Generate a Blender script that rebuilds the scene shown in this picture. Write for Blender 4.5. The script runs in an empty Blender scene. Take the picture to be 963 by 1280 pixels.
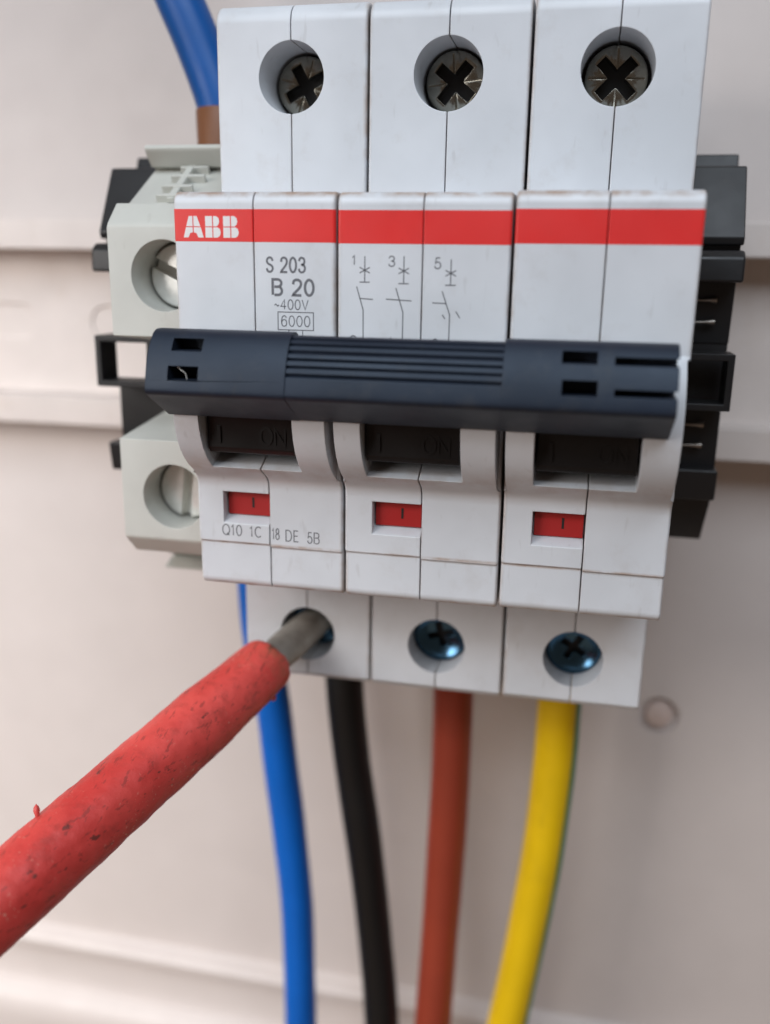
import bpy, bmesh, math, random
from mathutils import Vector, Matrix, noise
random.seed(7)
S = 0.001                      # everything below is written in millimetres
scene = bpy.context.scene
col = scene.collection

# ------------------------------------------------------------------ camera
cam_data = bpy.data.cameras.new("camera")
cam = bpy.data.objects.new("camera", cam_data)
col.objects.link(cam)
cam.matrix_world = Matrix(((0.97742, -0.069152, 0.199672, 42.368 * S),
                           (0.210746, 0.250178, -0.944985, -91.835 * S),
                           (0.015394, 0.965727, 0.259102, -8.778 * S),
                           (0, 0, 0, 1)))
cam_data.sensor_fit = 'VERTICAL'
cam_data.sensor_height = 24.0
cam_data.lens = 21.237
cam_data.clip_start = 0.002
cam_data.clip_end = 20.0
cam_data.dof.use_dof = True
cam_data.dof.focus_distance = 0.098
cam_data.dof.aperture_fstop = 8.5
scene.camera = cam

# ------------------------------------------------------------------ light
world = bpy.data.worlds.new("World")
scene.world = world
world.use_nodes = True
bgn = world.node_tree.nodes["Background"]
bgn.inputs[0].default_value = (1.0, 0.74, 0.58, 1)
bgn.inputs[1].default_value = 0.115


def area(name, loc, target, sx, sy, power, colour, spread=180):
    d = bpy.data.lights.new(name, 'AREA')
    d.shape = 'RECTANGLE'
    d.size, d.size_y = sx * S, sy * S
    d.energy = power
    d.color = colour
    d.spread = math.radians(spread)
    o = bpy.data.objects.new(name, d)
    col.objects.link(o)
    o.location = Vector(loc) * S
    o.rotation_euler = (Vector(target) - Vector(loc)).to_track_quat('-Z', 'Y').to_euler()
    return o


area("window_light", (-190, -190, 25), (-70, 60, -260), 170, 170, 0.45, (1.0, 0.965, 0.94), 105)
area("sky_light", (60, -250, 285), (45, 10, 10), 420, 240, 1.62, (0.80, 0.895, 1.0))
area("floor_bounce", (-40, -250, -330), (20, 20, -60), 400, 300, 0.09, (1.0, 0.66, 0.46))

vs = scene.view_settings
vs.view_transform = 'Standard'
vs.look = 'None'
vs.exposure = 0.06
vs.gamma = 1.0
vs.use_curve_mapping = False
scene.cycles.use_denoising = True
scene.cycles.max_bounces = 8


# ------------------------------------------------------------------ materials
def new_mat(name):
    m = bpy.data.materials.new(name)
    m.use_nodes = True
    nt = m.node_tree
    return m, nt, nt.nodes["Principled BSDF"]


def node(nt, kind, **kw):
    n = nt.nodes.new(kind)
    for k, v in kw.items():
        setattr(n, k, v)
    return n


def mixc(nt, fac, a, b):
    n = node(nt, 'ShaderNodeMix', data_type='RGBA')
    for sock, v in ((n.inputs[0], fac), (n.inputs[6], a), (n.inputs[7], b)):
        if isinstance(v, bpy.types.NodeSocket):
            nt.links.new(v, sock)
        else:
            sock.default_value = v if not isinstance(v, tuple) else (*v, 1)
    return n.outputs[2]


def noise_fac(nt, scale, lo, hi, detail=4, vec=None, rough=0.55):
    n = node(nt, 'ShaderNodeTexNoise')
    n.inputs['Scale'].default_value = scale
    n.inputs['Detail'].default_value = detail
    n.inputs['Roughness'].default_value = rough
    if vec is not None:
        nt.links.new(vec, n.inputs['Vector'])
    r = node(nt, 'ShaderNodeMapRange')
    r.inputs[1].default_value, r.inputs[2].default_value = lo, hi
    nt.links.new(n.outputs[0], r.inputs[0])
    return r.outputs[0]


def pos(nt, stretch=(1, 1, 1)):
    g = node(nt, 'ShaderNodeNewGeometry')
    v = node(nt, 'ShaderNodeVectorMath', operation='MULTIPLY')
    v.inputs[1].default_value = stretch
    nt.links.new(g.outputs['Position'], v.inputs[0])
    return v.outputs[0]


def mul(nt, a, b):
    n = node(nt, 'ShaderNodeMath', operation='MULTIPLY')
    for i, v in enumerate((a, b)):
        if isinstance(v, bpy.types.NodeSocket):
            nt.links.new(v, n.inputs[i])
        else:
            n.inputs[i].default_value = v
    return n.outputs[0]


def bump(nt, bsdf, fac, strength, dist_mm):
    b = node(nt, 'ShaderNodeBump')
    b.inputs['Strength'].default_value = strength
    b.inputs['Distance'].default_value = dist_mm * S
    nt.links.new(fac, b.inputs['Height'])
    nt.links.new(b.outputs[0], bsdf.inputs['Normal'])


def plastic(name, base, dirt=(0.25, 0.17, 0.10), dirt_amt=0.25, rough=0.42, tex=0.15, tone=0.06, spec=0.5, streak=True):
    """moulded plastic: slight tone drift, smudges of grime, specks and a fine satin texture"""
    m, nt, b = new_mat(name)
    p = pos(nt)
    drift = noise_fac(nt, 90, 0.35, 0.7, 3, p)
    c = mixc(nt, drift, tuple(x * (1 - tone) for x in base), tuple(min(1, x * (1 + tone)) for x in base))
    sm = mul(nt, noise_fac(nt, 230, 0.55, 0.80, 6, p, 0.65), dirt_amt)
    c = mixc(nt, sm, c, dirt)
    if streak:
        st = mul(nt, noise_fac(nt, 900, 0.66, 0.74, 2, pos(nt, (1, 1, 0.25))), dirt_amt * 0.7)
        c = mixc(nt, st, c, tuple(x * 0.5 for x in dirt))
    nt.links.new(c, b.inputs['Base Color'])
    rr = node(nt, 'ShaderNodeMapRange')
    rr.inputs[3].default_value, rr.inputs[4].default_value = rough - 0.06, rough + 0.1
    nt.links.new(noise_fac(nt, 160, 0.3, 0.7, 4, p), rr.inputs[0])
    nt.links.new(rr.outputs[0], b.inputs['Roughness'])
    b.inputs['Specular IOR Level'].default_value = spec
    bump(nt, b, noise_fac(nt, 5200, 0.2, 0.8, 2, p), tex, 0.02)
    return m


def grime_shade_band(m, z0, width, colour, amount, axis=2):
    """a line of settled grime or painted warm shade at a given height (mm), broken up by noise"""
    nt = m.node_tree
    b = nt.nodes["Principled BSDF"]
    g = node(nt, 'ShaderNodeNewGeometry')
    sx = node(nt, 'ShaderNodeSeparateXYZ')
    nt.links.new(g.outputs['Position'], sx.inputs[0])
    d = node(nt, 'ShaderNodeMath', operation='SUBTRACT')
    nt.links.new(sx.outputs[axis], d.inputs[0])
    d.inputs[1].default_value = z0 * S
    a = node(nt, 'ShaderNodeMath', operation='ABSOLUTE')
    nt.links.new(d.outputs[0], a.inputs[0])
    r = node(nt, 'ShaderNodeMapRange')
    r.inputs[1].default_value, r.inputs[2].default_value = 0, width * S
    r.inputs[3].default_value, r.inputs[4].default_value = amount, 0
    nt.links.new(a.outputs[0], r.inputs[0])
    f = mul(nt, r.outputs[0], noise_fac(nt, 420, 0.36, 0.64, 5, pos(nt)))
    old = b.inputs['Base Color'].links[0].from_socket
    nt.links.new(mixc(nt, f, old, colour), b.inputs['Base Color'])


M = {}
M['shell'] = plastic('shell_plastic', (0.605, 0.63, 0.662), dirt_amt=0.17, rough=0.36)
for z0, w, a in ((-1.5, 0.6, 0.85), (-45.2, 0.6, 0.7), (-39.85, 0.28, 0.8), (-30.4, 1.6, 0.34)):  # last band paints the warm bounce and shade below the cheeks
    grime_shade_band(M['shell'], z0, w, (0.30, 0.17, 0.09), a)
for x_, w_, a_ in ((17.5, 0.6, 0.7), (35.2, 0.6, 0.7), (0.1, 0.4, 0.4), (52.6, 0.4, 0.3), (8.75, 0.22, 0.35), (26.35, 0.22, 0.35), (44.0, 0.22, 0.35)):
    grime_shade_band(M['shell'], x_, w_, (0.33, 0.22, 0.14), a_, 0)
M['red'] = plastic('red_print', (0.70, 0.030, 0.028), dirt=(0.35, 0.05, 0.04), dirt_amt=0.2, rough=0.38, tone=0.05)
M['ink'] = plastic('grey_ink', (0.13, 0.135, 0.15), dirt_amt=0.0, rough=0.6, streak=False)
M['white_ink'] = plastic('white_ink', (0.72, 0.70, 0.70), dirt_amt=0.05, rough=0.5, streak=False)
M['black_ink'] = plastic('black_ink', (0.01, 0.008, 0.008), dirt_amt=0.0, rough=0.5, streak=False)
M['bar'] = plastic('bar_plastic', (0.013, 0.018, 0.030), dirt=(0.06, 0.057, 0.052), dirt_amt=0.35, rough=0.45, tone=0.15, tex=0.35, spec=0.36)
M['bar'].node_tree.nodes['Principled BSDF'].inputs['Specular Tint'].default_value = (0.72, 0.85, 1.0, 1)
M['toggle'] = plastic('toggle_plastic', (0.009, 0.008, 0.008), dirt=(0.03, 0.022, 0.016), dirt_amt=0.2, rough=0.34, tex=0.2, spec=0.22)
M['flag'] = plastic('indicator_red', (0.36, 0.018, 0.018), dirt_amt=0.06, rough=0.35)
M['block'] = plastic('block_plastic', (0.495, 0.50, 0.462), dirt=(0.25, 0.2, 0.12), dirt_amt=0.12, rough=0.5)
M['bracket'] = plastic('bracket_plastic', (0.011, 0.011, 0.012), dirt=(0.05, 0.04, 0.034), dirt_amt=0.25, rough=0.4, tex=0.25, spec=0.4)
M['panel'] = plastic('panel_plastic', (0.635, 0.575, 0.545), dirt=(0.42, 0.30, 0.24), dirt_amt=0.04, rough=0.5, tone=0.02, streak=False)
M['rail'] = plastic('rail_coating', (0.68, 0.61, 0.57), dirt=(0.40, 0.27, 0.15), dirt_amt=0.15, rough=0.45, tone=0.04, streak=False)
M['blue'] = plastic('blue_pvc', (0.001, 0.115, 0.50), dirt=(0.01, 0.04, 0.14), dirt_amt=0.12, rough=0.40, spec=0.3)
M['blue_shaded'] = plastic('shaded_blue_pvc', (0.003, 0.078, 0.30), dirt=(0.01, 0.03, 0.08), dirt_amt=0.12, rough=0.40, spec=0.3)  # darker copy of blue, dimmer light on the top wire put into colour
M['plug'] = plastic('plug_plastic', (0.62, 0.50, 0.45), dirt_amt=0.08, rough=0.5, streak=False)
M['black'] = plastic('black_pvc', (0.0045, 0.0045, 0.005), dirt=(0.02, 0.018, 0.016), dirt_amt=0.12, rough=0.45, spec=0.35)
M['brown'] = plastic('brown_pvc', (0.30, 0.045, 0.022), dirt=(0.10, 0.03, 0.02), dirt_amt=0.15, rough=0.45, spec=0.35)
M['yellow'] = plastic('yellow_pvc', (0.82, 0.53, 0.004), dirt=(0.35, 0.2, 0.02), dirt_amt=0.15, rough=0.42, spec=0.35)
M['green'] = plastic('green_pvc', (0.02, 0.20, 0.045), dirt_amt=0.1, rough=0.42)
M['sleeve'] = plastic('brown_sleeve', (0.17, 0.062, 0.022), dirt=(0.07, 0.03, 0.015), dirt_amt=0.25, rough=0.5)


def metal(name, base, rough, stain=(0.1, 0.08, 0.06), amt=0.3, met=1.0):
    m, nt, b = new_mat(name)
    p = pos(nt)
    c = mixc(nt, mul(nt, noise_fac(nt, 700, 0.45, 0.75, 5, p), amt), base, stain)
    nt.links.new(c, b.inputs['Base Color'])
    b.inputs['Metallic'].default_value = met
    b.inputs['Roughness'].default_value = rough
    bump(nt, b, noise_fac(nt, 1800, 0.2, 0.8, 3, p), 0.25, 0.03)
    return m


M['screw'] = metal('blackened_screw', (0.30, 0.29, 0.25), 0.20, met=0.97)
M['screw_blue'] = metal('blue_reflection_screw', (0.055, 0.125, 0.20), 0.18, stain=(0.03, 0.05, 0.08))  # blue reflections on the lower screws put into the base colour
M['zinc'] = metal('zinc_screw', (0.82, 0.82, 0.78), 0.30, stain=(0.35, 0.33, 0.28), met=0.5)
M['pin'] = metal('steel_pin', (0.32, 0.29, 0.26), 0.35)


def driver_red():
    m, nt, b = new_mat('worn_red_rubber')
    p = pos(nt)
    c = mixc(nt, noise_fac(nt, 120, 0.3, 0.7, 4, p), (0.50, 0.034, 0.028), (0.68, 0.078, 0.064))
    c = mixc(nt, mul(nt, noise_fac(nt, 420, 0.52, 0.78, 6, p, 0.7), 0.55), c, (0.20, 0.024, 0.016))
    c = mixc(nt, mul(nt, noise_fac(nt, 620, 0.665, 0.70, 4, pos(nt, (1, 0.6, 1.3))), 0.75), c, (0.05, 0.02, 0.015))
    c = mixc(nt, mul(nt, noise_fac(nt, 520, 0.60, 0.66, 3, pos(nt, (3.2, 0.35, 3.0)), 0.6), 0.45), c, (0.10, 0.02, 0.015))
    c = mixc(nt, mul(nt, mul(nt, noise_fac(nt, 2600, 0.62, 0.72, 3, p), noise_fac(nt, 160, 0.48, 0.62, 3, p)), 0.7), c, (0.62, 0.40, 0.30))
    o = node(nt, 'ShaderNodeTexCoord')
    dt = node(nt, 'ShaderNodeVectorMath', operation='LENGTH')
    nt.links.new(o.outputs['Object'], dt.inputs[0])
    er = node(nt, 'ShaderNodeMapRange')
    er.inputs[1].default_value, er.inputs[2].default_value = 7.8 * S, 13.0 * S
    er.inputs[3].default_value, er.inputs[4].default_value = 0.75, 0.0
    nt.links.new(dt.outputs['Value'], er.inputs[0])
    c = mixc(nt, mul(nt, er.outputs[0], noise_fac(nt, 520, 0.42, 0.66, 5, p)), c, (0.24, 0.11, 0.055))
    nt.links.new(c, b.inputs['Base Color'])
    b.inputs['Roughness'].default_value = 0.50
    bump(nt, b, noise_fac(nt, 700, 0.2, 0.8, 6, p, 0.65), 0.5, 0.10)
    return m


def driver_steel():
    m, nt, b = new_mat('dull_steel_shaft')
    p = pos(nt)
    c = mixc(nt, noise_fac(nt, 350, 0.35, 0.7, 5, p), (0.27, 0.25, 0.22), (0.42, 0.40, 0.36))
    nt.links.new(c, b.inputs['Base Color'])
    b.inputs['Metallic'].default_value = 0.6
    b.inputs['Roughness'].default_value = 0.5
    bump(nt, b, noise_fac(nt, 1500, 0.2, 0.8, 4, p), 0.4, 0.05)
    return m


M['driver'] = driver_red()
M['shaft'] = driver_steel()


# ------------------------------------------------------------------ mesh helpers (mm)
def prism(profile, x0, x1, bm=None):
    """closed solid: (y, z) outline extruded along x"""
    bm = bm or bmesh.new()
    a = [bm.verts.new((x0, y, z)) for y, z in profile]
    b = [bm.verts.new((x1, y, z)) for y, z in profile]
    n = len(profile)
    fs = [bm.faces.new(a), bm.faces.new(b[::-1])]
    for i in range(n):
        j = (i + 1) % n
        fs.append(bm.faces.new((a[j], a[i], b[i], b[j])))
    bmesh.ops.recalc_face_normals(bm, faces=bm.faces)
    return bm


def box(x0, x1, y0, y1, z0, z1, bm=None):
    return prism([(y0, z0), (y1, z0), (y1, z1), (y0, z1)], x0, x1, bm)


def cyl(c, axis, r, length, seg=48, bm=None, r2=None):
    """cylinder from point c along axis"""
    bm = bm or bmesh.new()
    ax = Vector(axis).normalized()
    u = ax.orthogonal().normalized()
    v = ax.cross(u)
    c = Vector(c)
    r2 = r if r2 is None else r2
    A = [bm.verts.new(c + (u * math.cos(t) + v * math.sin(t)) * r) for t in [2 * math.pi * i / seg for i in range(seg)]]
    B = [bm.verts.new(c + ax * length + (u * math.cos(t) + v * math.sin(t)) * r2) for t in [2 * math.pi * i / seg for i in range(seg)]]
    bm.faces.new(A[::-1])
    bm.faces.new(B)
    for i in range(seg):
        j = (i + 1) % seg
        bm.faces.new((A[i], A[j], B[j], B[i]))
    bmesh.ops.recalc_face_normals(bm, faces=bm.faces)
    return bm


def lathe(c, axis, prof, seg=48, bm=None, closed=True):
    """prof: list of (distance along axis, radius)"""
    bm = bm or bmesh.new()
    ax = Vector(axis).normalized()
    u = ax.orthogonal().normalized()
    v = ax.cross(u)
    c = Vector(c)
    rings = []
    for d, r in prof:
        rings.append([bm.verts.new(c + ax * d + (u * math.cos(t) + v * math.sin(t)) * r)
                      for t in [2 * math.pi * i / seg for i in range(seg)]])
    for A, B in zip(rings, rings[1:]):
        for i in range(seg):
            j = (i + 1) % seg
            bm.faces.new((A[i], A[j], B[j], B[i]))
    if closed:
        bm.faces.new(rings[0][::-1])
        bm.faces.new(rings[-1])
    bmesh.ops.recalc_face_normals(bm, faces=bm.faces)
    return bm


def catmull(pts, n=10):
    P = [Vector(p) for p in pts]
    P = [P[0] * 2 - P[1]] + P + [P[-1] * 2 - P[-2]]
    out = []
    for i in range(1, len(P) - 2):
        a, b, c, d = P[i - 1:i + 3]
        for k in range(n):
            t = k / n
            out.append(0.5 * ((2 * b) + (c - a) * t + (2 * a - 5 * b + 4 * c - d) * t * t + (3 * b - a - 3 * c + d) * t ** 3))
    out.append(P[-2])
    return out


def tube(pts, r, seg=32, a0=0.0, a1=2 * math.pi, wobble=0.0, n=10, up=(0, -1, 0)):
    bm = bmesh.new()
    path = catmull(pts, n)
    full = abs(a1 - a0 - 2 * math.pi) < 1e-6
    rings = []
    ref = Vector(up)
    for i, p in enumerate(path):
        t = (path[min(i + 1, len(path) - 1)] - path[max(i - 1, 0)]).normalized()
        u = (ref - t * ref.dot(t)).normalized()
        v = t.cross(u)
        ring = []
        m = seg if full else seg + 1
        for k in range(m):
            a = a0 + (a1 - a0) * k / seg
            d = u * math.cos(a) + v * math.sin(a)
            rr = r + wobble * noise.noise(p * 0.07 + d * 0.6)
            ring.append(bm.verts.new(p + d * rr))
        rings.append(ring)
    for A, B in zip(rings, rings[1:]):
        m = len(A)
        for k in range(m if full else m - 1):
            j = (k + 1) % m
            bm.faces.new((A[k], A[j], B[j], B[k]))
    if full:
        bm.faces.new(rings[0][::-1])
        bm.faces.new(rings[-1])
    bmesh.ops.recalc_face_normals(bm, faces=bm.faces)
    return bm


def join(*bms):
    out = bmesh.new()
    for b in bms:
        me = bpy.data.meshes.new("tmp")
        b.to_mesh(me)
        out.from_mesh(me)
        bpy.data.meshes.remove(me)
        b.free()
    return out


def cut(bm, *cutters):
    """boolean difference, done at build time"""
    def tmp(b):
        me = bpy.data.meshes.new("tmp")
        b.to_mesh(me)
        b.free()
        o = bpy.data.objects.new("tmp", me)
        col.objects.link(o)
        return o
    a = tmp(bm)
    cs = [tmp(c) for c in cutters]
    for c in cs:
        md = a.modifiers.new("cut", 'BOOLEAN')
        md.operation = 'DIFFERENCE'
        md.solver = 'EXACT'
        md.object = c
    dg = bpy.context.evaluated_depsgraph_get()
    dg.update()
    me = bpy.data.meshes.new_from_object(a.evaluated_get(dg))
    out = bmesh.new()
    out.from_mesh(me)
    for o in [a] + cs:
        md = o.data
        bpy.data.objects.remove(o)
        bpy.data.meshes.remove(md)
    bpy.data.meshes.remove(me)
    bmesh.ops.remove_doubles(out, verts=out.verts, dist=1e-4)
    bmesh.ops.dissolve_limit(out, angle_limit=math.radians(0.5), verts=out.verts, edges=out.edges)
    return out


def bevel(bm, off, seg=2, ang=32, clamp=True):
    es = [e for e in bm.edges if len(e.link_faces) == 2 and e.calc_face_angle(0) > math.radians(ang)]
    bmesh.ops.bevel(bm, geom=es, offset=off, offset_type='OFFSET', segments=seg, profile=0.5, affect='EDGES', clamp_overlap=clamp)
    return bm


def to_mesh(name, bm, mat, smooth=True, sharp=40):
    bm.normal_update()
    for f in bm.faces:
        f.smooth = smooth
    for e in bm.edges:
        if len(e.link_faces) == 2 and e.calc_face_angle(0) > math.radians(sharp):
            e.smooth = False
    bmesh.ops.scale(bm, vec=(S, S, S), verts=bm.verts)
    me = bpy.data.meshes.new(name)
    bm.to_mesh(me)
    bm.free()
    if mat is not None:
        me.materials.append(M[mat])
    return me


def link(name, me, parent=None, loc=(0, 0, 0), weighted=False):
    o = bpy.data.objects.new(name, me)
    col.objects.link(o)
    o.parent = parent
    o.location = Vector(loc) * S
    if weighted:
        w = o.modifiers.new("wn", 'WEIGHTED_NORMAL')
        w.keep_sharp = True
        w.weight = 90
    return o


def obj(name, bm, mat, parent=None, loc=(0, 0, 0), weighted=False, **kw):
    return link(name, to_mesh(name, bm, mat, **kw), parent, loc, weighted)


def thing(name, label, cat, loc=(0, 0, 0), group=None):
    o = bpy.data.objects.new(name, None)
    o.empty_display_size = 0.01
    col.objects.link(o)
    o.location = Vector(loc) * S
    return tag(o, label, cat, group)


def tag(o, label, cat, group=None):
    o['label'] = label
    o['category'] = cat
    if group:
        o['group'] = group
    return o


def arc(cy, cz, r, a0, a1, n):
    return [(cy + r * math.cos(math.radians(a0 + (a1 - a0) * i / n)), cz + r * math.sin(math.radians(a0 + (a1 - a0) * i / n))) for i in range(n + 1)]


def flat_polys(polys, y):
    """flat print: list of (x, z) polygons on a plane facing the camera side (-y)"""
    bm = bmesh.new()
    for p in polys:
        vs_ = [bm.verts.new((x, y, z)) for x, z in p]
        f = bm.faces.new(vs_)
        f.normal_update()
        if f.normal.y > 0:
            f.normal_flip()
    return bm


def stroke(a, b, w):
    d = Vector((b[0] - a[0], b[1] - a[1])).normalized()
    n = Vector((-d.y, d.x)) * w / 2
    e = d * w * 0.3
    a, b = Vector(a) - e, Vector(b) + e
    return [tuple(a + n), tuple(b + n), tuple(b - n), tuple(a - n)]


def poly_stroke(pts, w):
    return [stroke(a, b, w) for a, b in zip(pts, pts[1:])]


def ell(cx, cz, rx, rz, a0=0, a1=360, n=28):
    return [(cx + rx * math.cos(math.radians(a0 + (a1 - a0) * i / n)), cz + rz * math.sin(math.radians(a0 + (a1 - a0) * i / n))) for i in range(n + 1)]


def smooth(*pts):
    return [(v.x, v.y) for v in catmull([(x, z, 0) for x, z in pts], 5)]


GLYPH = {
    'S': [smooth((.94, .76), (.78, .94), (.5, 1), (.2, .93), (.08, .74), (.25, .58), (.5, .51), (.78, .43), (.94, .26), (.8, .07), (.5, 0), (.2, .06), (.05, .25))],
    '2': [smooth((.06, .70), (.16, .92), (.48, 1), (.82, .92), (.93, .72), (.78, .5), (.45, .28), (.15, .1), (.05, 0)) + [(.96, 0)]],
    '0': [ell(.5, .5, .46, .5)],
    'O': [ell(.5, .5, .5, .5)],
    '3': [smooth((.08, .77), (.22, .95), (.5, 1), (.8, .92), (.88, .74), (.75, .57), (.42, .53)), smooth((.42, .53), (.8, .46), (.95, .27), (.8, .06), (.48, 0), (.18, .06), (.05, .25))],
    'B': [[(.06, 0), (.06, 1), (.55, 1)] + ell(.55, .765, .36, .235, 90, -90, 10) + [(.22, .53)], ell(.6, .265, .36, .265, 66, -90, 10) + [(.22, 0)]],
    '4': [[(.72, 0), (.72, 1), (.03, .3), (1, .3)]],
    'V': [[(0, 1), (.5, 0), (1, 1)]],
    '6': [smooth((.88, .80), (.75, .95), (.52, 1), (.22, .88), (.08, .6), (.06, .35), (.2, .07), (.5, 0), (.82, .08), (.94, .32), (.8, .56), (.5, .62), (.2, .53), (.08, .35))],
    '8': [ell(.5, .76, .36, .24), ell(.5, .26, .45, .26)],
    '5': [[(.86, 1), (.26, 1), (.14, .5)] + smooth((.14, .5), (.45, .63), (.78, .55), (.94, .32), (.8, .08), (.48, 0), (.18, .06), (.05, .24))],
    'Q': [ell(.5, .5, .5, .5), [(.62, .2), (.95, -.04)]],
    'C': [ell(.52, .5, .5, .5, 48, 312)],
    'D': [[(.06, 0), (.06, 1), (.45, 1)] + ell(.45, .5, .5, .5, 90, -90, 16) + [(.06, 0)]],
    'E': [[(.9, 1), (.06, 1), (.06, 0), (.92, 0)], [(.06, .52), (.8, .52)]],
    '1': [[(.12, .76), (.6, 1), (.6, 0)]],
    'N': [[(.03, 0), (.03, 1), (.97, 0), (.97, 1)]],
    '~': [smooth((0, .38), (.25, .52), (.5, .42), (.75, .32), (1, .46))],
}
GW = {'B': .70, '1': .38, 'Q': .78, 'C': .72, 'D': .68, 'E': .55, 'O': .78, 'N': .72, 'V': .68, '~': .5, ' ': .3}


def ribbon(bm, pts, w, y, depth=0.0):
    """one mitred stroke; depth > 0 makes it a raised bar"""
    pts = [Vector(p) for p in pts]
    pts = [p for i, p in enumerate(pts) if i == 0 or (p - pts[i - 1]).length > 1e-5]
    closed = (pts[0] - pts[-1]).length < 1e-3
    if closed:
        pts = pts[:-1]
    n = len(pts)
    L, R_ = [], []
    for i, p in enumerate(pts):
        d0 = (p - pts[i - 1]).normalized() if (i > 0 or closed) else None
        d1 = (pts[(i + 1) % n] - p).normalized() if (i < n - 1 or closed) else None
        if d0 is None:
            d0 = d1
        if d1 is None:
            d1 = d0
        t = (d0 + d1)
        t = t.normalized() if t.length > 1e-6 else d0
        nn = Vector((-t.y, t.x))
        k = min(1.8, 1 / max(0.3, nn.dot(Vector((-d0.y, d0.x)))))
        a, b = p + nn * w / 2 * k, p - nn * w / 2 * k
        L.append(bm.verts.new((a.x, y, a.y)))
        R_.append(bm.verts.new((b.x, y, b.y)))
    m = n if closed else n - 1
    fs = []
    for i in range(m):
        j = (i + 1) % n
        f = bm.faces.new((L[i], L[j], R_[j], R_[i]))
        f.normal_update()
        if f.normal.y > 0:
            f.normal_flip()
        fs.append(f)
    if depth:
        g = bmesh.ops.extrude_face_region(bm, geom=fs)
        bmesh.ops.translate(bm, vec=(0, -depth, 0), verts=[v for v in g['geom'] if isinstance(v, bmesh.types.BMVert)])


def text_bm(body, x0, x1, z0, z1, y, w=0.12, extrude=0.0):
    """lettering drawn as strokes, fitted to the box x0..x1, z0..z1"""
    gap = 0.2
    tot = sum(GW.get(c, .62) for c in body) + gap * (len(body) - 1)
    k = (x1 - x0 - w) / tot
    h = z1 - z0 - w
    bm = bmesh.new()
    x = x0 + w / 2
    for c in body:
        gw = GW.get(c, .62) * k
        for pl in GLYPH.get(c, []):
            ribbon(bm, [(x + px * gw, z0 + w / 2 + pz * h) for px, pz in pl], w, y, extrude)
        x += gw + gap * k
    return bm


# ------------------------------------------------------------------ setting: enclosure back panel and ledge
bolt_c = (60.1, -83.9)
panel_prof = [(60, 150), (60, -150.6), (59.2, -151.2), (57.6, -151.6), (56.9, -152.6), (57.0, -154.0), (58.4, -155.2), (59.4, -156.6),
              (59.5, -163.5), (58.6, -165.4), (56.2, -166.6), (54.8, -168.6), (54.4, -172), (54.2, -260), (70, -260), (70, 150)]
pb = prism(panel_prof, -260, 260)
pb = cut(pb, cyl((bolt_c[0], 58, bolt_c[1]), (0, 1, 0), 3.45, 3.3, 40))
for f in list(pb.faces):
    pass
panel = obj('back_panel', pb, 'panel', sharp=35, weighted=True)
panel['kind'] = 'structure'
plug = lathe((bolt_c[0], 60.75, bolt_c[1]), (0, -1, 0), [(-0.7, 2.45), (0.3, 2.4), (0.8, 2.2), (0.95, 1.9), (1.0, 0.05)], 40)
obj('blanking_plug', plug, 'plug', panel)

# ------------------------------------------------------------------ mounting rail
rz = -18.9
half = 17.4
rp = [(52, half), (53, half), (53, half - 3.9), (59.7, half - 3.9), (59.7, -half + 3.9), (53, -half + 3.9), (53, -half), (52, -half),
      (52, -half + 4.9), (58.8, -half + 4.9), (58.8, half - 4.9), (52, half - 4.9)]
rp = [(y, z + rz) for y, z in rp]
rb = prism(rp, -160, 160)
slots = []
for k in range(-5, 6):
    xs = -43.7 + 25.0 * k
    if xs > -30:
        continue
    s = bmesh.new()
    pts = [(xs + 3 - 3 * math.cos(a), rz + 3 * math.sin(a)) for a in [math.pi * (-0.5 + i / 10) for i in range(11)]] + \
          [(xs + 11 + 3 * math.cos(a), rz - 3 * math.sin(a)) for a in [math.pi * (-0.5 + i / 10) for i in range(11)]]
    A = [s.verts.new((x, 56, z)) for x, z in pts]
    B = [s.verts.new((x, 59.25, z)) for x, z in pts]
    s.faces.new(A)
    s.faces.new(B[::-1])
    for i in range(len(A)):
        j = (i + 1) % len(A)
        s.faces.new((A[i], B[i], B[j], A[j]))
    bmesh.ops.recalc_face_normals(s, faces=s.faces)
    slots.append(s)
rb = cut(rb, *slots)
bevel(rb, 0.3, 2)
rail = obj('mounting_rail', rb, 'rail', weighted=True)
tag(rail, 'pale coated mounting rail running across the panel behind the breaker', 'rail')

# ------------------------------------------------------------------ circuit breaker
brk = thing('circuit_breaker', 'white three pole circuit breaker with red band and black tie bar', 'circuit breaker', (0, 0, 0))

HU, HL = 11.6, -56.65          # heights of the upper and lower screw holes


def shell_profile(crease):
    return (arc(15.3, 17.1, 2.2, 90, 180, 5) +                       # rounded top of the upper shoulder
            [(13.07, -1.15)] +
            [(1.3, -1.35)] + arc(1.3, -2.65, 1.3, 100, 180, 5) +     # rounded top of the nose
            [(0, -3.12), (0, -6.32), (0, -16.6),
             (-0.7, -17.1), (-1.7, -18.3), (-2.5, -19.8), (-2.95, -21.5), (-3.05, -23.3), (-2.9, -24.8), (-2.5, -26.3), (-1.8, -27.8),
             (-0.8, -29.1), (0.4, -30.2), (1.6, -31.0), (2.7, -31.7), (3.2, -32.4),
             (3.3, -33.3), (3.3, crease), (3.62, crease - 0.14), (3.62, -44.2)] +
            arc(4.75, -44.2, 1.13, 180, 260, 4) +
            [(17.75, -45.75), (17.75, -62.3), (18.6, -63.15), (46, -63.15), (46, -44), (51.6, -40), (51.6, 0), (46, 4), (46, 19.3)])


toggle_cut = [(-8, -16.2), (8.5, -16.2), (8.5, -28.6), (3.0, -29.1), (0.2, -30.45), (-8, -34.0)]
flag_cut = [(2.4, -33.75), (5.2, -33.75), (5.2, -36.75), (4.75, -36.75), (2.4, -37.95)]


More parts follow.
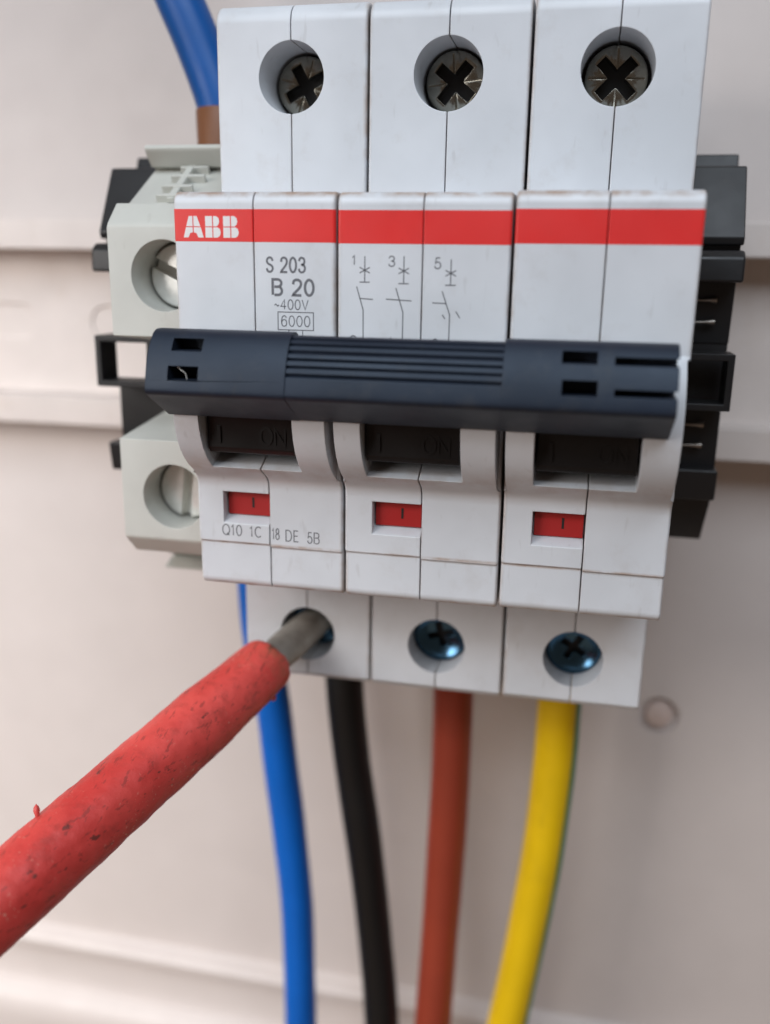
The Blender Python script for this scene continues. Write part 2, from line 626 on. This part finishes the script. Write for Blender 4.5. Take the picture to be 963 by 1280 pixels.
def make_shell(side):
    x0, x1 = (0.05, 8.70) if side == 'L' else (8.80, 17.40)
    bm = prism(shell_profile(-39.75 if side == 'L' else -40.0), x0, x1)
    cs = [cyl((8.75, 5, HU), (0, 1, 0), 3.75, 21, 56), cyl((8.75, 10, HL), (0, 1, 0), 3.75, 19, 56),
          prism(toggle_cut, 3.2, 13.5)]
    if side == 'L':
        cs += [box(-1, 0.36, -8, 2.2, -31.3, -16.9), prism(flag_cut, 3.2, 9.5)]
    else:
        cs += [box(17.05, 18.5, -8, 2.2, -31.3, -16.9)]
    bm = cut(bm, *cs)
    xo = x0 if side == 'L' else x1
    es = [e for e in bm.edges if len(e.link_faces) == 2 and e.calc_face_angle(0) > 0.6 and all(abs(v.co.x - xo) < 1e-3 for v in e.verts)]
    bmesh.ops.bevel(bm, geom=es, offset=0.30, offset_type='OFFSET', segments=4, profile=0.5, affect='EDGES', clamp_overlap=False)
    bevel(bm, 0.12, 2, clamp=False)
    # red printed band, a skin a hair above the nose, wrapped round its bevelled edges
    e = 0.014

    def corner(xe, sgn, r):
        return [(xe - sgn * e, r + 0.1)] + [(xe + sgn * (r - (r + e) * math.cos(t)), r - (r + e) * math.sin(t)) for t in [math.pi / 2 * i / 8 for i in range(9)]]
    rl, rr_ = (0.30, 0.12) if side == 'L' else (0.12, 0.30)
    sec = corner(x0, 1, rl) + corner(x1, -1, rr_)[::-1]
    band = bmesh.new()
    lo_ = [band.verts.new((x, y, -6.32)) for x, y in sec]
    hi_ = [band.verts.new((x, y, -3.12)) for x, y in sec]
    for k in range(len(sec) - 1):
        band.faces.new((lo_[k], lo_[k + 1], hi_[k + 1], hi_[k]))
    return to_mesh('housing_shell', bm, 'shell'), to_mesh('red_band', band, 'red')


shell_L, band_L = make_shell('L')
shell_R, band_R = make_shell('R')
MX = (0.0, 17.60, 35.27)
shells = {}
for i, mx in enumerate(MX):
    for side, me, bd in (('L', shell_L, band_L), ('R', shell_R, band_R)):
        dz = (0, -0.05, 0.1)[i]
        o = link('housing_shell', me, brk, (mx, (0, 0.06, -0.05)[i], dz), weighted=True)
        shells[(i, side)] = o
        link('red_band', bd, o, weighted=True)

# printing (x, z in the breaker's own millimetres, moved into the shell's frame)
INK_Y = -0.015


def printed(shell_key, bm, mat, y_shift=0.0, name='lettering', label=None):
    sh = shells[shell_key]
    i = shell_key[0]
    for v in bm.verts:
        v.co.x -= MX[i]
        v.co.y += y_shift
    o = obj(name, bm, mat, sh, smooth=False)
    if label:
        o['label'] = label
    return o


# maker's logo: three letters each cut by a cross
lg_x, lg_z, lg_s = 1.12, -5.93, 6.1 / 323
lg_sz = 2.12 / 134
pA = [[(17, 70), (54, 70), (54, 134), (33, 134)], [(60, 70), (99, 70), (80, 134), (60, 134)],
      [(0, 0), (28, 0), (39, 28), (54, 32), (54, 64), (15, 64)], [(60, 64), (101, 64), (117, 0), (86, 0), (75, 28), (60, 32)]]


def pB(o):
    return [[(x + o, z) for x, z in p] for p in
            ([(0, 70), (40, 70), (40, 134), (0, 134)], [(46, 70), (66, 70), (77, 82), (82, 102), (78, 122), (64, 134), (46, 134)],
             [(0, 0), (40, 0), (40, 64), (0, 64)], [(46, 0), (70, 0), (84, 12), (89, 33), (84, 54), (72, 64), (46, 64)])]


logo = [[(lg_x + x * lg_s, lg_z + z * lg_sz) for x, z in p] for p in pA + pB(128) + pB(232)]
printed((0, 'L'), flat_polys(logo, -0.030), 'white_ink', name='logo')

printed((0, 'R'), text_bm("S 203", 9.98, 14.36, -9.36, -7.71, INK_Y, 0.22), 'ink')
printed((0, 'R'), text_bm("B 20", 10.53, 15.28, -11.68, -9.86, INK_Y, 0.27), 'ink')
printed((0, 'R'), text_bm("~400V", 10.85, 14.58, -13.04, -11.95, INK_Y, 0.11), 'ink')
printed((0, 'R'), text_bm("6000", 11.55, 14.78, -14.75, -13.58, INK_Y, 0.11), 'ink')
bx = [(11.26, -15.07), (15.09, -15.07), (15.09, -13.26), (11.26, -13.26), (11.26, -15.07)]
b3 = [(12.42, -15.07), (12.42, -16.55), (13.92, -16.55), (13.92, -15.07)]
printed((0, 'R'), flat_polys(poly_stroke(bx, 0.10) + poly_stroke(b3, 0.10), INK_Y), 'ink', name='printed_frame')
printed((0, 'R'), text_bm("3", 12.82, 13.52, -16.4, -15.32, INK_Y, 0.11), 'ink')


def symbol(cx, z_top, z_st, z_bar, sw, w=0.11):
    s = [stroke((cx, z_top), (cx, z_bar), w), stroke((cx - 0.5, z_bar), (cx + 0.5, z_bar), w)]
    for a in (30, 150):
        d = (0.58 * math.cos(math.radians(a)), 0.52 * math.sin(math.radians(a)))
        s.append(stroke((cx - d[0], z_st - d[1]), (cx + d[0], z_st + d[1]), w))
    return s + [q for p in sw for q in poly_stroke(p, w)]


printed((1, 'L'), text_bm("1", 19.1, 19.6, -8.43, -7.42, INK_Y), 'ink')
printed((1, 'L'), text_bm("3", 22.85, 23.62, -8.53, -7.44, INK_Y), 'ink')
printed((1, 'R'), text_bm("5", 27.5, 28.28, -8.69, -7.54, INK_Y), 'ink')
printed((1, 'L'), text_bm("2", 18.95, 19.7, -16.6, -15.35, INK_Y), 'ink')
printed((1, 'L'), text_bm("4", 22.7, 23.5, -16.7, -15.4, INK_Y), 'ink')
printed((1, 'R'), text_bm("6", 27.45, 28.2, -16.7, -15.42, INK_Y), 'ink')
s1 = symbol(20.47, -7.56, -8.88, -10.05, [[(19.65, -10.53), (20.34, -12.81), (20.36, -16.6)], [(20.02, -11.66), (21.33, -11.74)]])
s3 = symbol(24.48, -7.51, -8.90, -10.13, [[(23.71, -10.61), (24.47, -12.95), (24.46, -16.6)], [(22.74, -11.68), (25.29, -11.80)]])
s5 = symbol(29.22, -7.76, -9.05, -10.20, [[(28.42, -10.83), (29.22, -13.07), (29.22, -16.6)], [(27.48, -11.94), (28.82, -11.98)],
                                          [(28.5, -13.1), (28.75, -13.45)], [(29.85, -12.75), (30.25, -13.35)]])
printed((1, 'L'), flat_polys(s1, INK_Y), 'ink', name='printed_symbol')
printed((1, 'L'), flat_polys(s3, INK_Y), 'ink', name='printed_symbol')
printed((1, 'R'), flat_polys(s5, INK_Y), 'ink', name='printed_symbol')
printed((0, 'L'), text_bm("Q10", 2.95, 5.42, -39.0, -37.62, 3.3 + INK_Y, 0.13), 'ink')
printed((0, 'L'), text_bm("1C", 6.25, 7.85, -39.0, -37.66, 3.3 + INK_Y, 0.13), 'ink')
printed((0, 'R'), text_bm("18", 8.98, 9.98, -39.1, -37.68, 3.3 + INK_Y, 0.13), 'ink')
printed((0, 'R'), text_bm("DE", 10.6, 12.3, -39.2, -37.78, 3.3 + INK_Y, 0.13), 'ink')
printed((0, 'R'), text_bm("5B", 13.2, 14.75, -39.25, -37.85, 3.3 + INK_Y, 0.13), 'ink')

# red status flags behind the windows
for i, mx in enumerate(MX):
    fl = obj('status_flag', bevel(box(3.35, 8.62, 4.45, 5.1, -36.7, -33.8), 0.08, 1), 'flag', brk, (mx, 0, (0, -0.05, 0.1)[i]))
    obj('flag_mark', box(6.3, 6.55, 4.42, 4.6, -35.75, -34.55), 'black_ink', fl)

# toggles with raised ON
for i, mx in enumerate(MX):
    tg = prism([(-3.15, -17.6), (-3.15, -23.95), (-1.25, -24.25), (-1.05, -26.2), (-1.1, -27.75), (-0.6, -28.35), (0.6, -28.5), (7.6, -28.2), (7.6, -17.6)], 3.42, 13.28)
    bevel(tg, 0.14, 2)
    t = obj('toggle', tg, 'toggle', brk, (mx, 0, 0), weighted=True)
    on = text_bm("ON", 9.3, 12.4, -27.3, -25.2, -1.04, 0.3, 0.14)
    obj('raised_lettering', on, 'toggle', t, smooth=False)
    bar_ = box(4.6, 5.0, -1.26, -1.0, -27.2, -25.3)
    obj('raised_mark', bar_, 'toggle', t, smooth=False)

# tie bar across the three toggles
front = [(-4.2, -14.95), (-5.3, -15.0), (-6.05, -15.35), (-6.75, -16.1), (-7.45, -17.2), (-7.95, -18.35), (-8.3, -19.5), (-8.52, -20.5), (-8.5, -20.95), (-8.2, -21.3)]
fc = [(v.x, v.y) for v in catmull([(y, z, 0) for y, z in front], 4)]
back = [(-3.35, -24.0), (-3.35, -15.6)]
end_prof = fc + back
mid = []
N = len(fc)
ln = [0]
for a, b in zip(fc, fc[1:]):
    ln.append(ln[-1] + math.hypot(a[0] - b[0], a[1] - b[1]))
fine = []
for k in range(121):
    s = ln[-1] * k / 120
    for i in range(N - 1):
        if ln[i] <= s <= ln[i + 1] + 1e-9:
            t = (s - ln[i]) / (ln[i + 1] - ln[i])
            p = (fc[i][0] + (fc[i + 1][0] - fc[i][0]) * t, fc[i][1] + (fc[i + 1][1] - fc[i][1]) * t)
            dy, dz = fc[i + 1][0] - fc[i][0], fc[i + 1][1] - fc[i][1]
            L = math.hypot(dy, dz)
            nrm = (-dz / L, dy / L)            # towards the inside
            fine.append((s, p, nrm))
            break
for s, p, nrm in fine:
    q = 0.26 - 0.20 * s / ln[-1]
    g = (s - 1.9) / 0.82
    if -0.5 < g < 5.5:
        w = abs(g - round(g)) * 0.82
        if w < 0.17:
            q += 0.30 * (1 - (w / 0.17) ** 2)
    n_in = nrm if (nrm[0] * (-5.0 - p[0]) + nrm[1] * (-20.0 - p[1])) > 0 else (-nrm[0], -nrm[1])
    if s > 0.9:
        mid.append((p[0] + n_in[0] * q, p[1] + n_in[1] * q))
mid_prof = mid + [(-3.42, -23.93), (-3.42, -15.9)]
XL, XR = 0.1, 51.0
e1 = prism(end_prof, XL, 14.6)
e1 = cut(e1, box(2.55, 5.75, -12, -4.2, -16.95, -15.75), box(2.45, 5.65, -12, -4.2, -19.75, -18.35))
bevel(e1, 0.2, 3)
e2 = prism(end_prof, 35.4, XR)
e2 = cut(e2, box(40.7, 43.85, -12, -4.2, -16.85, -15.75), box(40.85, 44.0, -12, -4.2, -19.65, -18.25),
         box(45.4, 53, -12, -4.6, -16.85, -16.15), box(45.5, 53, -12, -4.6, -19.55, -18.9))
bevel(e2, 0.2, 3)
m_ = prism(mid_prof, 14.0, 36.0)
bar = obj('tie_bar', join(e1, m_, e2), 'bar', brk, weighted=True, sharp=50)
hair = tube([(3.3, -7.6, -18.45), (3.6, -7.55, -18.75), (4.05, -7.5, -19.1), (4.15, -7.4, -19.7)], 0.05, 8, n=4)
obj('fibre', hair, 'zinc', bar)


# terminal screws
def screw_mesh(r, kind, mat, rot):
    prof = [(-3, r), (-0.35, r), (-0.12, r * 0.97), (0, r * 0.9), (0.12, r * 0.5), (0.14, 0.02)]
    if kind == 'dish':
        prof = [(-3, r), (0.1, r), (0.35, r * 0.96), (0.4, r * 0.88), (0.2, r * 0.78), (-0.15, r * 0.6), (-0.3, r * 0.35), (-0.35, 0.02)]
    bm = lathe((0, 0, 0), (0, -1, 0), prof, 48)
    cs = []

    def slot(w, l, d, a):
        b = box(-l / 2, l / 2, -1, d, -w / 2, w / 2)
        bmesh.ops.rotate(b, cent=(0, 0, 0), matrix=Matrix.Rotation(math.radians(a), 3, 'Y'), verts=b.verts)
        return b
    if kind == 'dish':
        cs = [slot(0.9, 3.6, 1.6, rot), slot(0.9, 3.6, 1.6, rot + 90)]
    elif kind == 'cross':
        cs = [slot(1.3, 5.0, 2.4, rot), slot(1.3, 5.0, 2.4, rot + 90), slot(0.16, 6.0, 0.2, rot + 45), slot(0.16, 6.0, 0.2, rot + 135)]
    else:
        cs = [slot(1.25, 20, 1.6, rot)]
    bm = cut(bm, *cs)
    bevel(bm, 0.08, 2)
    return to_mesh('terminal_screw', bm, mat)


for i, mx in enumerate(MX):
    o = link('terminal_screw', screw_mesh(3.4, 'cross', 'screw', (62, 40, 46)[i]), brk, (mx + 8.75, (18.9, 18.6, 18.4)[i], HU), weighted=True)
    o.rotation_euler = (math.radians((2, 4, 1)[i]), 0, math.radians((5, -3, 2)[i]))
    link('terminal_screw', screw_mesh(3.68, 'dish', 'screw_blue', (10, 75, 30)[i]), brk, (mx + 8.75, 21.9 if i else 23.5, HL), weighted=True)
    for y_, z_ in ((20.2, HU), (23.2 if i else 24.0, HL)):
        obj('hole_shade_disc', cyl((mx + 8.75, y_, z_), (0, 1, 0), 3.73, 1.0, 40), 'bracket', brk)  # dark disc added behind the screw to give the shaded ring

# ------------------------------------------------------------------ terminal block at the left of the breaker
blk = thing('terminal_block', 'beige grey terminal block with two slotted screws beside the breaker', 'terminal block', (0, 0, 0))
zc = -23.05
up = [(50, -12), (50, 3.0), (25, 3.0), (25, 5.5), (18.7, 5.5), (18.5, 5.1), (18.8, 4.6), (20.3, 3.1), (21.6, 3.0), (13.6, -1.75), (10.7, -1.85), (8.35, -4.1), (8.0, -4.7), (8.0, -16.9), (21.0, -18.4)]
lo = [(y, 2 * zc - (z if z < 0 else 1.0 + 0.4 * z)) for y, z in up][::-1]
bm = prism(up + lo, -12.0, -0.35)
bm = cut(bm, cyl((-5.2, 2, -9.95), (0, 1, 0), 4.0, 17, 56), cyl((-5.2, 2, 2 * zc + 9.95), (0, 1, 0), 4.0, 17, 56))
bevel(bm, 0.25, 2)
obj('block_body', bm, 'block', blk, weighted=True)


def slope_pt(t, up_=0.0):
    y, z = 21.4 + (13.8 - 21.4) * t, 2.9 + (-1.65 - 2.9) * t
    return y - 0.53 * up_, z + 0.85 * up_


rib = prism([slope_pt(0), slope_pt(1), slope_pt(1, 0.75), slope_pt(0, 1.0)], -7.0, -6.05)
obj('marker_rib', bevel(rib, 0.1, 1), 'block', blk)
for t, l, r in ((0.10, -7.9, -4.2), (0.36, -8.3, -3.9), (0.66, -8.5, -4.6), (0.92, -8.4, -5.4)):
    fin = prism([slope_pt(t, -0.1), slope_pt(t + 0.06, -0.1), slope_pt(t + 0.06, 0.95), slope_pt(t, 0.95)], l, r)
    obj('marker_fin', bevel(fin, 0.08, 1), 'block', blk)
link('clamp_screw', screw_mesh(3.75, 'slot', 'zinc', 25), blk, (-5.2, 12.4, -9.95), weighted=True)
link('clamp_screw', screw_mesh(3.75, 'slot', 'zinc', 97), blk, (-5.2, 12.2, 2 * zc + 9.95), weighted=True)


# ------------------------------------------------------------------ black rail brackets either side
def bracket(x0, x1, inner, label, pins=(), fwd=0.0):
    b = thing('rail_bracket', label, 'bracket', (0, -fwd, 0), 'black brackets on the rail')
    w = 0.8
    top = prism([(50, -5.5), (50, 5.2), (36, 5.8), (35.4, 4.2), (28.3, 3.6), (24.0, -4.6), (24.2, -5.5)], x0, x1)
    obj('upper_plate', bevel(top, 0.2, 2), 'bracket', b, weighted=True)
    c1 = prism([(40, -6.3), (22.6, -6.1), (21.6, -6.9), (21.4, -9.7), (40, -9.7)], x0, x1)
    obj('collar', bevel(c1, 0.35, 3), 'bracket', b, weighted=True)
    bx0, bx1 = inner
    body = prism([(51.4, -5.2), (25.4, -5.2), (25.9, -9.5), (26.8, -17.0), (51.4, -17.0)], x0 + 0.15, x1 - 0.15)
    obj('bracket_body', bevel(body, 0.15, 2), 'bracket', b, weighted=True)
    body = prism([(51.4, -25.0), (26.7, -25.0), (26.6, -31.6), (27.5, -37.2), (32.6, -43.6), (51.4, -43.6)], x0 + 0.15, x1 - 0.15)
    obj('bracket_body', bevel(body, 0.15, 2), 'bracket', b, weighted=True)
    mid_ = box(bx0, bx1, 27, 51.2, -26, -16)
    obj('bracket_web', mid_, 'bracket', b)
    fr = cut(box(x0, x1, 21.0, 25.4, -24.5, -17.8), box(x0 + w, x1 - w, 15, 33, -24.5 + w, -17.8 - w))
    obj('label_frame', bevel(fr, 0.12, 2), 'bracket', b, weighted=True)
    c2 = prism([(40, -32.4), (24.4 - 0.7 * fwd, -32.4), (25.0 - 0.7 * fwd, -36.4), (40, -36.4)], x0, x1)
    obj('collar', bevel(c2, 0.3, 3), 'bracket', b, weighted=True)
    for z in pins:
        pn = lathe((x0 + 0.6, 25.6, z), (1, 0.0, 0.03), [(0, 0.2), (1.0, 0.2), (1.5, 0.14), (2.6, 0.13), (3.6, 0.26), (4.3, 0.42), (4.45, 0.4)], 16)
        obj('steel_pin', pn, 'pin', b)
    return b


bracket(52.75, 60.0, (53.0, 59.8), 'black plastic rail bracket at the right side of the breaker', (-11.9, -14.5, -27.0, -29.6))
bracket(-20.6, -12.45, (-13.4, -12.6), 'black plastic rail bracket with open frame left of the terminal block', (), 2.2)

# ------------------------------------------------------------------ wires
R_W = 2.85
w = obj('black_wire', tube([(8.75, 37, -58), (8.8, 37, -66), (9.0, 37, -74), (10.2, 37, -85.5), (12.6, 37, -102.8), (14.4, 37, -118.4), (16.0, 37, -138.2), (16.6, 37, -165)], 3.0, wobble=0.14), 'black')
tag(w, 'black wire running down from the left pole of the breaker', 'wire')
w = obj('brown_wire', tube([(26.3, 37, -58), (26.4, 37, -66), (26.55, 37, -74), (26.5, 37, -91.5), (25.95, 37, -109.8), (25.1, 37, -136), (24.3, 37, -165)], 3.1, wobble=0.14), 'brown')
tag(w, 'reddish brown wire running down from the middle pole', 'wire')
yp = [(43.0, 37, -58), (42.9, 37, -66), (42.8, 37, -73), (42.5, 37, -86.3), (41.35, 37, -104), (37.9, 37, -133), (33.5, 37, -165)]
w = obj('yellow_green_wire', tube(yp, 3.25, wobble=0.14), 'yellow')
tag(w, 'yellow wire with a green stripe below the right pole', 'wire')
obj('green_stripe', tube(yp, 3.285, 14, math.radians(-150), math.radians(-50), wobble=0.14), 'green', w)
w = obj('blue_wire', tube([(-5.9, 37, -48), (-5.67, 37, -58.8), (-5.0, 37, -67), (-3.3, 37, -76.6), (-1.95, 37, -89.7), (-0.6, 37, -101.9), (0.6, 37, -117.6), (1.0, 37, -141.5), (0.9, 37, -165)], R_W, wobble=0.14), 'blue')
tag(w, 'blue wire hanging below the terminal block, behind the screwdriver', 'wire')
w = obj('blue_wire', tube([(-7.0, 33, 2.0), (-7.2, 33, 8.0), (-7.8, 33, 12.5), (-10.3, 33, 19.4), (-13.2, 33, 26), (-17, 33.5, 34), (-22, 35, 44), (-26, 37, 58)], 3.1, wobble=0.14), 'blue_shaded')
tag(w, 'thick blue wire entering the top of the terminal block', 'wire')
sl = lathe((-7.3, 33, 2.2), (-0.02, 0, 1), [(0, 3.45), (9.3, 3.45), (9.5, 3.3), (9.5, 3.05), (0.2, 3.05)], 40, closed=False)
obj('end_sleeve', sl, 'sleeve', w)

# ------------------------------------------------------------------ screwdriver pushed into the lower left screw
sd = thing('screwdriver', 'screwdriver with worn red sleeved shaft pushed into lower left terminal', 'screwdriver', (8.0, 18.0, -56.6))
ax = Vector((-0.3585, -0.8984, -0.2536)).normalized()
u_ = ax.orthogonal().normalized()
v_ = ax.cross(u_)
h0 = Vector((0, 0, 0))


def rough_lathe(prof, seg, amp, freq, amp2=0.0, fray=0.0):
    bm = bmesh.new()
    rings = []
    for n_, (d, r) in enumerate(prof):
        ring = []
        for k in range(seg):
            a = 2 * math.pi * k / seg
            e = u_ * math.cos(a) + v_ * math.sin(a)
            p = ax * d + e * r
            rr = r + amp * noise.noise(p * freq) + amp2 * noise.noise(p * freq * 4.1 + Vector((7, 3, 1)))
            jag = fray * (1 - n_ / 8) * (noise.noise(e * 1.6) + 0.6 * noise.noise(e * 5.0)) if n_ < 8 else 0.0
            ring.append(bm.verts.new(ax * (d + jag) + e * rr))
        rings.append(ring)
    for A, B in zip(rings, rings[1:]):
        for k in range(seg):
            j = (k + 1) % seg
            bm.faces.new((A[k], A[j], B[j], B[k]))
    bm.faces.new(rings[0][::-1])
    bm.faces.new(rings[-1])
    bmesh.ops.recalc_face_normals(bm, faces=bm.faces)
    return bm


shaft = rough_lathe([(-4.0, 1.7), (-3.5, 2.1), (-1.0, 2.28)] + [(x * 0.4, 2.32) for x in range(0, 30)] + [(12.5, 2.32)], 48, 0.05, 0.9, 0.02)
obj('steel_shaft', shaft, 'shaft', sd)
prof = [(7.2, 2.35), (7.2, 3.1), (7.28, 3.42), (7.6, 3.58)] + [(7.9 + 0.3 * k, min(4.1, 3.64 + 0.012 * k)) for k in range(0, 257)] + [(85.5, 4.1)]
sleeve = obj('red_sleeve', rough_lathe(prof, 96, 0.10, 0.30, 0.05, fray=0.55), 'driver', sd, sharp=60)
handle = lathe(ax * 85.0, ax, [(0, 5), (1, 6.5), (6, 7.5), (10, 12), (14, 12.5), (20, 11.5), (35, 14), (70, 15), (92, 13), (98, 9), (99, 3)], 40)
obj('handle', handle, 'driver', sd)
# torn rubber flakes standing off the sleeve
for d, a, l, wd in ((41.5, 0, 1.5, 0.7), (9.4, 1, 1.0, 0.9), (11.2, 1, 0.6, 0.3), (27, 1, 0.35, 0.14), (36, 1, 0.35, 0.12)):
    out = Vector((-0.45, 0.05, 0.9)) if a == 0 else Vector((0.5, 0.05, -0.85))
    out = (out - ax * out.dot(ax)).normalized()
    p0 = ax * d + out * (3.95 if d > 20 else 3.55)
    dirn = (out + ax * (0.35 if a else -0.55)).normalized()
    leaf = lathe(tuple(p0 - dirn * 0.2), dirn, [(0, wd * 0.3), (l * 0.3, wd * 0.28), (l * 0.65, wd * 0.5), (l * 0.9, wd * 0.36), (l * 1.1, 0.02)], 10)
    obj('torn_flake', leaf, 'driver', sleeve)
